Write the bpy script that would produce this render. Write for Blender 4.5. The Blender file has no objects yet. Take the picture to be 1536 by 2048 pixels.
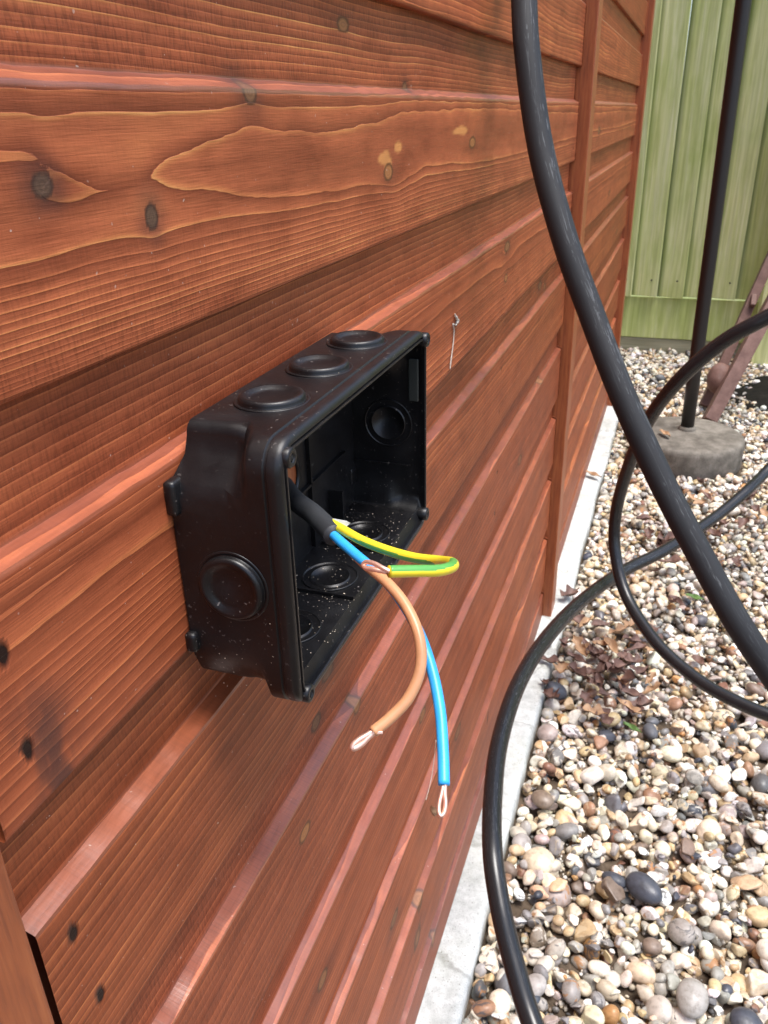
import bpy, bmesh, math, random
import numpy as np
from mathutils import Vector, Matrix

R = math.radians
S = bpy.context.scene
COL = S.collection

# ------------------------------------------------------------------ camera, sky, sun, exposure
# camera stands 15 cm off the shed wall (wall face = plane x 0), 81 cm above the gravel
AX = np.array([[0.94488444, 0.1233442, -0.30328141],      # world x seen in camera space (right, down, forward)
               [0.3266464, -0.41812806, 0.84762672],      # world y
               [-0.02226063, -0.89997507, -0.43537263]])  # world z
CAMPOS = np.array([.15, 0.0, .81])
cd = bpy.data.cameras.new('camera')
cam = bpy.data.objects.new('camera', cd)
COL.objects.link(cam)
r_, d_, f_ = AX[:, 0], AX[:, 1], AX[:, 2]
m = Matrix(((r_[0], -d_[0], -f_[0], CAMPOS[0]), (r_[1], -d_[1], -f_[1], CAMPOS[1]), (r_[2], -d_[2], -f_[2], CAMPOS[2]), (0, 0, 0, 1)))
cam.matrix_world = m
cd.sensor_fit = 'VERTICAL'; cd.sensor_height = 36.0; cd.sensor_width = 27.0
cd.lens = 1640 / 2048 * 36
cd.clip_start = .01; cd.clip_end = 200
cd.dof.use_dof = True; cd.dof.focus_distance = .27; cd.dof.aperture_fstop = 55
S.camera = cam

SUN_EL, SUN_AZ = 76, 108          # azimuth measured from +y towards +x
w = bpy.data.worlds.new('World'); S.world = w; w.use_nodes = True
nt = w.node_tree
sky = nt.nodes.new('ShaderNodeTexSky'); sky.sky_type = 'NISHITA'; sky.sun_disc = False
sky.sun_elevation = R(SUN_EL); sky.sun_rotation = R(SUN_AZ)
sky.air_density = 1.0; sky.dust_density = 3.0; sky.ozone_density = 1.0
nt.links.new(sky.outputs[0], nt.nodes['Background'].inputs[0])
nt.nodes['Background'].inputs[1].default_value = .115
sl = bpy.data.lights.new('sun', 'SUN'); sl.energy = 1.4; sl.angle = R(24); sl.color = (1, .985, .96)
so = bpy.data.objects.new('sun', sl); COL.objects.link(so)
sd = Vector((math.cos(R(SUN_EL)) * math.sin(R(SUN_AZ)), math.cos(R(SUN_EL)) * math.cos(R(SUN_AZ)), math.sin(R(SUN_EL))))
so.rotation_euler = sd.to_track_quat('Z', 'Y').to_euler()
S.view_settings.view_transform = 'Standard'; S.view_settings.look = 'None'
S.view_settings.gamma = 1; S.view_settings.exposure = 1.55
S.cycles.use_denoising = True

# ------------------------------------------------------------------ helpers
def at(px, py, dist):
    """world point seen at photo pixel (px,py), dist metres from the camera"""
    d = np.array([px - 768., py - 1024., 1640.]); d /= np.linalg.norm(d)
    return CAMPOS + dist * (AX @ d)

def tag(o, label=None, cat=None, group=None, kind=None):
    if label: o['label'] = label
    if cat: o['category'] = cat
    if group: o['group'] = group
    if kind: o['kind'] = kind
    return o

def empty(name, loc=(0, 0, 0), parent=None):
    o = bpy.data.objects.new(name, None); COL.objects.link(o); o.location = loc
    o.empty_display_size = .02
    if parent: o.parent = parent
    return o

def mk(name, V, F, mat, parent=None, smooth=True, attrs=None, mats=None, midx=None, uv=None):
    """numpy mesh: V (n,3), F list of faces or (n,k) array"""
    me = bpy.data.meshes.new(name)
    V = np.asarray(V, dtype=np.float32)
    if isinstance(F, np.ndarray):
        k = F.shape[1]; nf = len(F)
        me.vertices.add(len(V)); me.vertices.foreach_set('co', V.ravel())
        me.loops.add(nf * k); me.loops.foreach_set('vertex_index', F.astype(np.int32).ravel())
        me.polygons.add(nf)
        me.polygons.foreach_set('loop_start', np.arange(0, nf * k, k, dtype=np.int32))
        me.polygons.foreach_set('loop_total', np.full(nf, k, dtype=np.int32))
        me.update(calc_edges=True)
    else:
        me.from_pydata([tuple(v) for v in V.tolist()], [], F)
    if attrs:
        for an, (dom, typ, data) in attrs.items():
            a = me.attributes.new(an, typ, dom)
            a.data.foreach_set('value' if typ == 'FLOAT' else ('vector' if typ == 'FLOAT_VECTOR' else 'color'), np.asarray(data, dtype=np.float32).ravel())
    if uv is not None:
        l = me.uv_layers.new(name='UVMap'); l.data.foreach_set('uv', np.asarray(uv, dtype=np.float32).ravel())
    for mm in (mats or [mat]): me.materials.append(mm)
    if midx is not None: me.polygons.foreach_set('material_index', np.asarray(midx, dtype=np.int32))
    me.polygons.foreach_set('use_smooth', np.full(len(me.polygons), bool(smooth)))
    me.update()
    o = bpy.data.objects.new(name, me); COL.objects.link(o)
    if parent:
        o.parent = parent
        o.location = -parent.location if o.parent.parent is None else (0, 0, 0)
    return o

def join(parts):
    """parts: list of (V,F,midx)"""
    Vs, Fs, Ms, n = [], [], [], 0
    for p in parts:
        V, F = p[0], p[1]; mi = p[2] if len(p) > 2 else 0
        Vs.append(np.asarray(V, float)); Fs += [tuple(int(i) + n for i in f) for f in F]
        Ms += [mi] * len(F); n += len(V)
    return np.vstack(Vs), Fs, Ms

def catmull(P, n=12):
    P = np.asarray(P, float); P = np.vstack([2 * P[0] - P[1], P, 2 * P[-1] - P[-2]]); out = []
    for i in range(1, len(P) - 2):
        a, b, c, d = P[i - 1:i + 3]
        for t in np.linspace(0, 1, n, endpoint=False):
            out.append(.5 * ((2 * b) + (-a + c) * t + (2 * a - 5 * b + 4 * c - d) * t * t + (-a + 3 * b - 3 * c + d) * t ** 3))
    out.append(P[-2]); return np.array(out)

def tube(P, rad, seg=20, cap=True, flat=1.0, wob=0, seed=0):
    P = np.asarray(P, float); n = len(P)
    rad = np.full(n, rad) if np.isscalar(rad) else np.asarray(rad, float)
    T = np.gradient(P, axis=0); T /= np.linalg.norm(T, axis=1)[:, None]
    u = np.cross(T[0], [0.3, .2, .93]); u /= np.linalg.norm(u)
    V, UV = [], []
    ln = np.concatenate([[0], np.cumsum(np.linalg.norm(np.diff(P, axis=0), axis=1))])
    for i in range(n):
        u = u - T[i] * (u @ T[i]); u /= np.linalg.norm(u); v = np.cross(T[i], u)
        a = np.arange(seg) / seg * 2 * math.pi
        V.append(P[i] + rad[i] * (np.cos(a)[:, None] * u + flat * np.sin(a)[:, None] * v))
    V = np.vstack(V); F = []; uv = []; circ = 2 * math.pi * rad.mean()
    for i in range(n - 1):
        for j in range(seg):
            k = (j + 1) % seg
            F.append((i * seg + j, i * seg + k, (i + 1) * seg + k, (i + 1) * seg + j))
            uv += [(ln[i], j / seg * circ), (ln[i], (j + 1) / seg * circ), (ln[i + 1], (j + 1) / seg * circ), (ln[i + 1], j / seg * circ)]
    if cap:
        F.append(tuple(range(seg))[::-1]); uv += [(0, 0)] * seg
        F.append(tuple((n - 1) * seg + j for j in range(seg))); uv += [(0, 0)] * seg
    return V, F, uv

def box(x0, x1, y0, y1, z0, z1, b=0.0):
    bm = bmesh.new(); bmesh.ops.create_cube(bm, size=1)
    for v in bm.verts:
        v.co = Vector(((x0 + x1) / 2 + v.co.x * (x1 - x0), (y0 + y1) / 2 + v.co.y * (y1 - y0), (z0 + z1) / 2 + v.co.z * (z1 - z0)))
    if b: bmesh.ops.bevel(bm, geom=bm.edges[:], offset=b, segments=3, profile=.6, affect='EDGES')
    bm.verts.index_update()
    V = np.array([v.co[:] for v in bm.verts]); F = [tuple(v.index for v in f.verts) for f in bm.faces]; bm.free()
    return V, F

def lathe(prof, seg=40):
    """prof: list of (r,h); axis = z"""
    V, F = [], []
    for r, h in prof:
        for j in range(seg):
            a = j / seg * 2 * math.pi; V.append((r * math.cos(a), r * math.sin(a), h))
    for i in range(len(prof) - 1):
        for j in range(seg):
            k = (j + 1) % seg
            F.append((i * seg + j, i * seg + k, (i + 1) * seg + k, (i + 1) * seg + j))
    F.append(tuple(range(seg))[::-1]); F.append(tuple((len(prof) - 1) * seg + j for j in range(seg)))
    return np.array(V, float), F

def orient(V, axis, origin):
    """send local z to axis"""
    ax = Vector(axis).normalized(); q = ax.to_track_quat('Z', 'Y').to_matrix()
    return np.asarray(V) @ np.array(q).T + np.asarray(origin)

_rng = np.random.default_rng(7)
_TAB = _rng.random((256, 256))
def vnoise(x, y, seed=0):
    x = np.asarray(x, float) + seed * 17.31; y = np.asarray(y, float) + seed * 9.77
    xi = np.floor(x).astype(int); yi = np.floor(y).astype(int); fx = x - xi; fy = y - yi
    fx = fx * fx * fx * (fx * (fx * 6 - 15) + 10); fy = fy * fy * fy * (fy * (fy * 6 - 15) + 10)
    g = lambda a, b: _TAB[a % 256, b % 256]
    return ((g(xi, yi) * (1 - fx) + g(xi + 1, yi) * fx) * (1 - fy) + (g(xi, yi + 1) * (1 - fx) + g(xi + 1, yi + 1) * fx) * fy) * 2 - 1
def fbm(x, y, o=3, seed=0):
    s = 0; a = 1
    for i in range(o):
        s = s + a * vnoise(x * 2 ** i, y * 2 ** i, seed + i * 3); a *= .5
    return s

# ------------------------------------------------------------------ materials
class NT:
    def __init__(self, name):
        self.m = bpy.data.materials.new(name); self.m.use_nodes = True
        self.t = self.m.node_tree; self.b = self.t.nodes['Principled BSDF']
    def n(self, typ, **kw):
        x = self.t.nodes.new(typ)
        for k, v in kw.items():
            if k.startswith('i_'):
                x.inputs[int(k[2:]) if k[2:].isdigit() else k[2:].replace('_', ' ')].default_value = v
            else: setattr(x, k, v)
        return x
    def l(self, a, b): self.t.links.new(a, b)
    def val(self, a, op, b=None, c=None, clamp=False):
        x = self.n('ShaderNodeMath', operation=op, use_clamp=clamp)
        for i, q in enumerate((a, b, c)):
            if q is None: continue
            if hasattr(q, 'is_output'): self.l(q, x.inputs[i])
            else: x.inputs[i].default_value = q
        return x.outputs[0]
    def mix(self, f, a, b, blend='MIX'):
        x = self.n('ShaderNodeMix', data_type='RGBA', blend_type=blend)
        for i, q in ((0, f), (6, a), (7, b)):
            if hasattr(q, 'is_output'): self.l(q, x.inputs[i])
            else: x.inputs[i].default_value = q if i == 0 else (*q, 1)
        return x.outputs[2]
    def ramp(self, f, stops, interp='LINEAR'):
        x = self.n('ShaderNodeValToRGB'); x.color_ramp.interpolation = interp
        e = x.color_ramp.elements
        while len(e) < len(stops): e.new(.5)
        for i, (p, c) in enumerate(stops):
            e[i].position = p; e[i].color = (*c, 1) if not np.isscalar(c) else (c, c, c, 1)
        self.l(f, x.inputs[0]); return x.outputs[0]
    def coord(self, which='Object', scale=(1, 1, 1), loc=(0, 0, 0)):
        tc = self.n('ShaderNodeTexCoord'); mp = self.n('ShaderNodeMapping')
        mp.inputs['Scale'].default_value = scale; mp.inputs['Location'].default_value = loc
        self.l(tc.outputs[which], mp.inputs[0]); return mp.outputs[0]
    def noise(self, vec, scale, detail=3, rough=.5, dist=0):
        x = self.n('ShaderNodeTexNoise', i_Scale=scale, i_Detail=detail, i_Roughness=rough, i_Distortion=dist)
        self.l(vec, x.inputs['Vector']); return x.outputs[0]
    def attr(self, name):
        x = self.n('ShaderNodeAttribute', attribute_name=name); return x
    def bump(self, h, strength=.3, dist=.001, normal=None):
        x = self.n('ShaderNodeBump', i_Strength=strength, i_Distance=dist); self.l(h, x.inputs['Height'])
        if normal is not None: self.l(normal, x.inputs['Normal'])
        return x.outputs[0]
    def out(self, color=None, rough=None, normal=None, spec=None, metal=None):
        b = self.b
        def s(i, v):
            if v is None: return
            if hasattr(v, 'is_output'): self.l(v, b.inputs[i])
            else: b.inputs[i].default_value = (*v, 1) if (i == 'Base Color') else v
        s('Base Color', color); s('Roughness', rough); s('Normal', normal); s('Specular IOR Level', spec); s('Metallic', metal)
        return self.m

def wood_cladding():
    t = NT('stained_pine')
    ring = t.attr('ring').outputs['Fac']; kd = t.attr('kd').outputs['Fac']; kt = t.attr('kt').outputs['Fac']
    bd = t.attr('bd').outputs['Fac']; dent = t.attr('dent').outputs['Fac']; stain = t.attr('stain').outputs['Fac']
    fine = t.noise(t.coord('Object', (60, 60, 900)), 1, 3)
    ringw = t.val(ring, 'ADD', t.val(t.val(fine, 'SUBTRACT', .5), 'MULTIPLY', .12))
    fr = t.val(ringw, 'FRACT')
    # per-ring strength
    rr = t.n('ShaderNodeTexWhiteNoise', noise_dimensions='2D'); cb = t.n('ShaderNodeCombineXYZ')
    t.l(t.val(ringw, 'FLOOR'), cb.inputs[0]); t.l(bd, cb.inputs[1]); t.l(cb.outputs[0], rr.inputs['Vector'])
    prof = t.ramp(fr, [(0, .0), (.10, .10), (.45, .32), (.78, .46), (.90, .85), (.965, 1.0), (.992, .0)])
    patch = t.noise(t.coord('Object', (1, 7, 30)), 1, 3, .6)
    amp = t.val(t.val(t.val(rr.outputs[0], 'MULTIPLY', .6), 'ADD', .4), 'MULTIPLY', t.val(t.attr('amp').outputs['Fac'], 'MULTIPLY', t.ramp(patch, [(.3, .45), (.65, 1.1)])))
    pr = t.val(prof, 'MULTIPLY', amp, clamp=True)
    mott = t.noise(t.coord('Object', (1, 5, 12)), 5, 4, .6)
    fib = t.noise(t.coord('Object', (1, 60, 1700)), 1, 3, .6)
    saw = t.noise(t.coord('Object', (1, 900, 160)), 1, 2, .6)
    sawm = t.attr('saw').outputs['Fac']
    col = t.ramp(pr, [(0, (.230, .058, .024)), (.3, (.445, .126, .050)), (.62, (.60, .208, .072)), (1, (.80, .41, .13))])
    tint = t.ramp(bd, [(0, (.88, .86, .8)), (.35, (1.06, 1.0, .92)), (.7, (.94, .93, .98)), (1, (1.14, 1.06, 1.0))])
    col = t.mix(1.0, col, tint, 'MULTIPLY')
    stk = t.noise(t.coord('Object', (1, 2.2, 110)), 1, 4, .6)
    col = t.mix(.85, col, t.ramp(stk, [(.32, .76), (.5, 1.0), (.68, 1.12)]), 'MULTIPLY')
    mc = t.ramp(mott, [(.3, (.74, .68, .66)), (.5, (1, 1, 1)), (.72, (1.15, 1.18, 1.15))])
    col = t.mix(.8, col, mc, 'MULTIPLY')
    fc = t.ramp(fib, [(.3, .76), (.55, 1.0), (.75, 1.14)])
    col = t.mix(.8, col, fc, 'MULTIPLY')
    sc = t.ramp(saw, [(.40, .52), (.5, 1.0), (.62, 1.08)])
    col = t.mix(t.val(sawm, 'MULTIPLY', t.val(1.15, 'SUBTRACT', pr), clamp=True), col, t.mix(1, col, sc, 'MULTIPLY'))
    col = t.mix(t.val(t.attr('pale').outputs['Fac'], 'MULTIPLY', .62), col, (.78, .36, .11))
    # knots: kd 0 centre .. 1 rim ; kt 0 pale knot, 1 dark knot
    pal = t.mix(kt, (.42, .17, .06), (.15, .085, .05)); 
    kr = t.ramp(kd, [(0, 1.0), (.55, 1.0), (.8, 1.0), (1.0, 0.0)])
    rim = t.ramp(kd, [(0, 0), (.66, 0), (.80, .75), (.92, .6), (1.0, .0)])
    krings = t.ramp(t.val(t.val(kd, 'MULTIPLY', 3.2), 'FRACT'), [(0, .78), (.7, 1.05), (1, .8)])
    pal = t.mix(1, pal, krings, 'MULTIPLY')
    col = t.mix(kr, col, pal); col = t.mix(rim, col, (.045, .016, .01))
    col = t.mix(stain, col, (.05, .028, .025))
    dm = t.ramp(dent, [(0, 1), (.55, 1), (1, 0)])
    col = t.mix(dm, col, (.018, .008, .006))
    fl1 = t.noise(t.coord('Object'), 420, 1, .5); fl2 = t.noise(t.coord('Object'), 16, 2)
    col = t.mix(t.val(t.ramp(fl1, [(.765, 0), (.78, .6)]), 'MULTIPLY', t.ramp(fl2, [(.4, .3), (.6, 1)])), col, (.62, .5, .42))
    rough = t.val(t.val(fib, 'MULTIPLY', .25), 'ADD', .34)
    h = t.val(t.val(t.val(fib, 'MULTIPLY', .35), 'ADD', t.val(pr, 'MULTIPLY', .35)), 'ADD', t.val(t.val(saw, 'MULTIPLY', sawm), 'MULTIPLY', .8))
    h = t.val(h, 'SUBTRACT', t.val(dm, 'MULTIPLY', 3))
    lg = t.attr('ledge').outputs['Fac']
    t.l(t.val(lg, 'MULTIPLY', .7), t.b.inputs['Coat Weight']); t.b.inputs['Coat Roughness'].default_value = .4
    rough = t.val(rough, 'SUBTRACT', t.val(lg, 'MULTIPLY', .12))
    return t.out(col, rough, t.bump(h, .55, .0006), t.val(t.val(lg, 'MULTIPLY', .65), 'ADD', .16))

def wood_strip():
    t = NT('stained_strip')
    v = t.coord('Object', (90, 90, 6)); g = t.noise(v, 3, 5, .65)
    col = t.ramp(g, [(.3, (.19, .046, .016)), (.5, (.31, .082, .026)), (.7, (.40, .125, .040))])
    return t.out(col, .42, t.bump(g, .3, .0006))

def simple(name, color, rough=.5, metal=0, spec=.5):
    t = NT(name); return t.out(color, rough, None, spec, metal)

def box_plastic():
    t = NT('black_plastic')
    v = t.coord('Object'); n1 = t.noise(v, 900, 2); n2 = t.noise(v, 60, 4, .6); dust = t.noise(v, 700, 1, .5)
    d2 = t.noise(v, 35, 2)
    m_ = t.val(t.ramp(dust, [(.70, 0), (.74, 1)]), 'MULTIPLY', t.ramp(d2, [(.4, .1), (.65, 1)]))
    col = t.mix(t.val(m_, 'MULTIPLY', .55), (.0050, .0046, .0052), (.25, .22, .2))
    col = t.mix(t.ramp(n2, [(.45, 0), (.8, .5)]), col, (.012, .0115, .0125))
    rough = t.ramp(n2, [(.3, .32), (.7, .48)])
    return t.out(col, rough, t.bump(n1, .12, .0003), .5)

def cable_black(name, scr=1.0, rough=.36, c0=.014):
    t = NT(name)
    tc = t.n('ShaderNodeTexCoord'); mp = t.n('ShaderNodeMapping'); mp.inputs['Scale'].default_value = (45, 620, 1); t.l(tc.outputs['UV'], mp.inputs[0])
    s1 = t.noise(mp.outputs[0], 1, 4, .65, 1.2)
    mp2 = t.n('ShaderNodeMapping'); mp2.inputs['Scale'].default_value = (9, 40, 1); t.l(tc.outputs['UV'], mp2.inputs[0])
    s2 = t.noise(mp2.outputs[0], 1, 3, .6)
    mask = t.val(t.ramp(s1, [(.57, 0), (.62, 1)]), 'MULTIPLY', t.ramp(s2, [(.42, .15), (.56, 1)]))
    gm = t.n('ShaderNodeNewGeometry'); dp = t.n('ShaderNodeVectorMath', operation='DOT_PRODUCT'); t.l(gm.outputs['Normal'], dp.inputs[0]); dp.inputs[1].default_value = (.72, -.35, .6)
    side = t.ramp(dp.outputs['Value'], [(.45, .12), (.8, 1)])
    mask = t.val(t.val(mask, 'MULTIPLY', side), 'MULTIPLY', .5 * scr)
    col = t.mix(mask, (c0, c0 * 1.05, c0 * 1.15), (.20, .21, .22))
    rg = t.val(t.val(mask, 'MULTIPLY', .2), 'ADD', rough)
    return t.out(col, rg, t.bump(s1, .12 * scr, .0004), .5 - .15 * scr)

def wire(name, c, rough=.35):
    t = NT(name); t.b.inputs['Subsurface Weight'].default_value = .0
    v = t.coord('Object'); n = t.noise(v, 300, 3)
    return t.out(t.mix(.25, c, t.ramp(n, [(.3, .75), (.7, 1.2)]), 'MULTIPLY'), rough, t.bump(n, .05, .0003))

def concrete(name, a, b_, sc=60, rough=.85, spots=False):
    t = NT(name); v = t.coord('Object'); n1 = t.noise(v, sc, 6, .65); n2 = t.noise(v, sc / 8, 4, .6); n3 = t.noise(v, sc * 9, 2)
    col = t.mix(t.ramp(n1, [(.3, 0), (.7, 1)]), a, b_)
    col = t.mix(.8, col, t.ramp(n2, [(.3, .62), (.6, 1.05)]), 'MULTIPLY')
    col = t.mix(.6, col, t.ramp(n3, [(.3, .6), (.45, 1), (.7, 1.1)]), 'MULTIPLY')
    if spots:
        vo = t.n('ShaderNodeTexVoronoi', feature='DISTANCE_TO_EDGE', i_Scale=7.0); dv = t.n('ShaderNodeVectorMath', operation='ADD')
        ns = t.n('ShaderNodeTexNoise', i_Scale=14.0, i_Detail=4.0); t.l(v, ns.inputs['Vector'])
        sc2 = t.n('ShaderNodeVectorMath', operation='SCALE'); sc2.inputs['Scale'].default_value = .12; t.l(ns.outputs[1], sc2.inputs[0])
        t.l(v, dv.inputs[0]); t.l(sc2.outputs[0], dv.inputs[1]); t.l(dv.outputs[0], vo.inputs['Vector'])
        ck = t.ramp(vo.outputs[0], [(0, 1), (.012, .6), (.022, 0)])
        ckm = t.val(ck, 'MULTIPLY', t.ramp(n2, [(.42, 0), (.6, .55)]))
        col = t.mix(ckm, col, (.13, .12, .10))
        dn = t.noise(v, 420, 2, .5); dn2 = t.noise(v, 9, 3, .6)
        col = t.mix(t.val(t.ramp(dn, [(.66, 0), (.70, 1)]), 'MULTIPLY', t.ramp(dn2, [(.4, .2), (.65, 1)])), col, (.10, .085, .06))
        col = t.mix(t.ramp(dn2, [(.52, 0), (.75, .45)]), col, (.42, .44, .36))
    return t.out(col, rough, t.bump(t.val(n1, 'ADD', t.val(n3, 'MULTIPLY', .5)), .6, .0012), .3)

def fence_wood():
    t = NT('treated_timber')
    bd = t.attr('bd').outputs['Fac']
    v = t.coord('Object', (30, 30, 1.6)); n1 = t.noise(v, 2.2, 5, .6, .6)
    n2 = t.noise(t.coord('Object', (160, 160, 5)), 1, 3, .6); n3 = t.noise(t.coord('Object', (3, 3, 2)), 1.6, 4, .6)
    cr = t.noise(t.coord('Object', (4, 4, 60)), 1, 2)
    col = t.ramp(n1, [(.3, (.50, .53, .19)), (.5, (.64, .65, .29)), (.7, (.76, .75, .42))])
    col = t.mix(.9, col, t.ramp(bd, [(0, (.80, .84, .70)), (.5, (1, 1, 1)), (1, (1.12, 1.1, 1.12))]), 'MULTIPLY')
    col = t.mix(.8, col, t.ramp(n3, [(.3, (.72, .82, .55)), (.55, (1, 1, 1)), (.75, (1.1, 1.05, 1.05))]), 'MULTIPLY')
    col = t.mix(.5, col, t.ramp(n2, [(.3, .72), (.6, 1.1)]), 'MULTIPLY')
    eg = t.val(t.attr('edge').outputs['Fac'], 'MULTIPLY', .95); col = t.mix(eg, col, (.07, .10, .02))  # green staining plus the overlap's shadow line, painted into the board edges
    return t.out(col, .75, t.bump(n2, .4, .001), .3)

def pebble_mat():
    t = NT('flint_pebble')
    a = t.attr('pc'); rn = t.attr('pr').outputs['Fac']
    v = t.coord('Object'); n1 = t.noise(v, 140, 5, .65); n2 = t.noise(v, 620, 3); n3 = t.noise(v, 70, 3, .6, 1.5)
    col = t.mix(.85, a.outputs['Color'], t.ramp(n1, [(.28, (.55, .5, .45)), (.5, (1, 1, 1)), (.72, (1.25, 1.25, 1.25))]), 'MULTIPLY')
    pat = t.val(t.ramp(n3, [(.54, 0), (.60, 1)]), 'MULTIPLY', t.ramp(rn, [(.45, 0), (.55, .85)]))
    pat2 = t.ramp(t.val(rn, 'FRACT'), [(.5, (.50, .40, .26)), (.65, (.36, .17, .06)), (.8, (.09, .085, .085)), (.95, (.62, .57, .48))], 'CONSTANT')
    col = t.mix(pat, col, pat2)
    rough = t.ramp(n3, [(.3, .3), (.7, .62)])
    return t.out(col, rough, t.bump(t.val(n1, 'ADD', t.val(n2, 'MULTIPLY', .4)), .35, .0012), .5)

def soil_mat(name, c1, c2):
    t = NT(name); v = t.coord('Object'); n = t.noise(v, 60, 6, .7)
    return t.out(t.ramp(n, [(.3, c1), (.7, c2)]), .95, t.bump(n, .8, .004), .2)

def leaf_mat(name, c1, c2, rough=.6):
    t = NT(name); v = t.coord('Object'); n = t.noise(v, 90, 4, .6)
    return t.out(t.ramp(n, [(.3, c1), (.7, c2)]), rough, t.bump(n, .4, .0008), .4)

M = dict(wood=wood_cladding(), strip=wood_strip(), plastic=box_plastic(),
         felt=simple('roof_felt', (.05, .05, .05), .9),
         shell=simple('shed_board', (.2, .06, .03), .6),
         tab=simple('dull_plastic', (.022, .025, .022), .55),
         hole=simple('hole_dark', (.004, .004, .004), .9),
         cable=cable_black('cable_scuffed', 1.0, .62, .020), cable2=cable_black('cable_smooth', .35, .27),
         sheath=cable_black('flex_sheath', .1, .55, .030),
         blue=wire('blue_pvc', (.035, .38, .84)), brown=wire('brown_pvc', (.60, .29, .14)),
         yellow=wire('yellow_pvc', (.82, .66, .035)), green=wire('green_pvc', (.09, .34, .07)),
         kerb=concrete('pale_concrete', (.46, .475, .45), (.62, .635, .61), 90, .8, True),
         disc=concrete('grey_concrete', (.11, .097, .078), (.25, .225, .19), 38),
         fence=fence_wood(), gboard=fence_wood(),
         metal_black=simple('black_paint', (.014, .011, .010), .42),
         rust=concrete('brown_iron', (.12, .062, .048), (.20, .115, .092), 40, .6),
         pebble=pebble_mat(), earth=soil_mat('earth', (.05, .036, .024), (.14, .105, .075)), darksoil=soil_mat('dark_soil', (.004, .004, .003), (.018, .015, .011)),  # the near-black tone is painted shade for under the iron frame
         dleaf=leaf_mat('dead_leaf', (.07, .035, .028), (.20, .115, .09)), tleaf=leaf_mat('tan_leaf', (.30, .17, .09), (.45, .29, .17)),
         gleaf=leaf_mat('green_leaf', (.06, .13, .03), (.13, .22, .06)), web=simple('web', (.48, .44, .38), .8),
         dust=simple('sawdust', (.62, .52, .40), .8))
cu = NT('bare_copper'); M['copper'] = cu.out((.95, .60, .47), .33, None, .5, .75)
fl = NT('clear_film'); M['film'] = fl.out((.62, .63, .6), .35); fl.b.inputs['Transmission Weight'].default_value = .35

# ------------------------------------------------------------------ the shed
shed = tag(empty('shed', (0, 0, 0)), 'red-brown stained timber shed wall of overlapping horizontal boards', 'shed')
BOT = [.161, .051, -.061, -.172, -.281, -.392, -.501, -.610, -.719]
LED = [.119, .009, -.101, -.209, -.317, -.427, -.531, -.637, -.741]
BOT = [.161 + .11 * k for k in range(7, 0, -1)] + BOT; LED = [.119 + .11 * k for k in range(7, 0, -1)] + LED
BOT = [b + .81 for b in BOT]; LED = [b + .81 for b in LED]; BOT.append(.0225)
KNOTS = [  # y, z, ry, rz, dark, pull
    (.1765, .7963, .0042, .0034, 1, 1.0), (.2206, .7842, .0036, .0040, 1, .9), (.4393, .7830, .0075, .0045, 0, 1.1),
    (.6256, .7912, .010, .004, 0, .9), (.2904, .8185, .0055, .0045, .6, .9), (.4891, .8235, .004, .003, .5, .6),
    (.2829, .4698, .0075, .0050, 0, .7), (.3195, .5123, .007, .005, .7, .7), (.3239, .5442, .009, .004, .8, .7),
    (.3635, .4918, .006, .006, .3, .6), (.4988, .377, .009, .006, .3, .6), (.2886, .3422, .008, .006, .3, .6),
    (.4814, .1381, .012, .008, .4, .6), (.1955, .3855, .006, .005, .5, .6), (.770, .700, .012, .005, .3, .9), (.770, .672, .006, .004, 0, .8),
    (1.02, .62, .01, .006, .5, .6), (.62, .26, .012, .007, .4, .6), (.9, .44, .01, .006, .4, .6), (.42, .235, .01, .006, .5, .6),
    (1.5, .78, .012, .006, .4, .5), (1.8, .66, .012, .006, .3, .5), (2.1, .55, .012, .006, .4, .5)]
rk = np.random.default_rng(11)
for _ in range(13): KNOTS.append((rk.uniform(.35, 2.35), rk.uniform(.05, 1.0), rk.uniform(.005, .011), rk.uniform(.003, .005), rk.uniform(0, .35), rk.uniform(.3, .8)))
DENTS = [(.1295, .689, .0028, .0042), (.1292, .658, .0026, .0040), (.1274, .587, .0026, .0048), (.1313, .5525, .0026, .0042), (.1135, .642, .0018, .0035)]
for k in range(3, 9):
    zt, zb = LED[k + 5], BOT[k + 6]
for k in range(len(LED)):
    zt, zb = LED[k], BOT[k + 1]
    for yc in (.765, 1.195, 1.60, 2.05):
        jj = rk.uniform(-.004, .004)
        DENTS += [(yc + jj, zt - .014, .0011, .0026), (yc + jj - .004, zb + .016, .0011, .0026)]
    if k < 7: DENTS += [(.128, zt - .018, .0026, .004), (.128, zb + .018, .0026, .004)]

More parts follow.
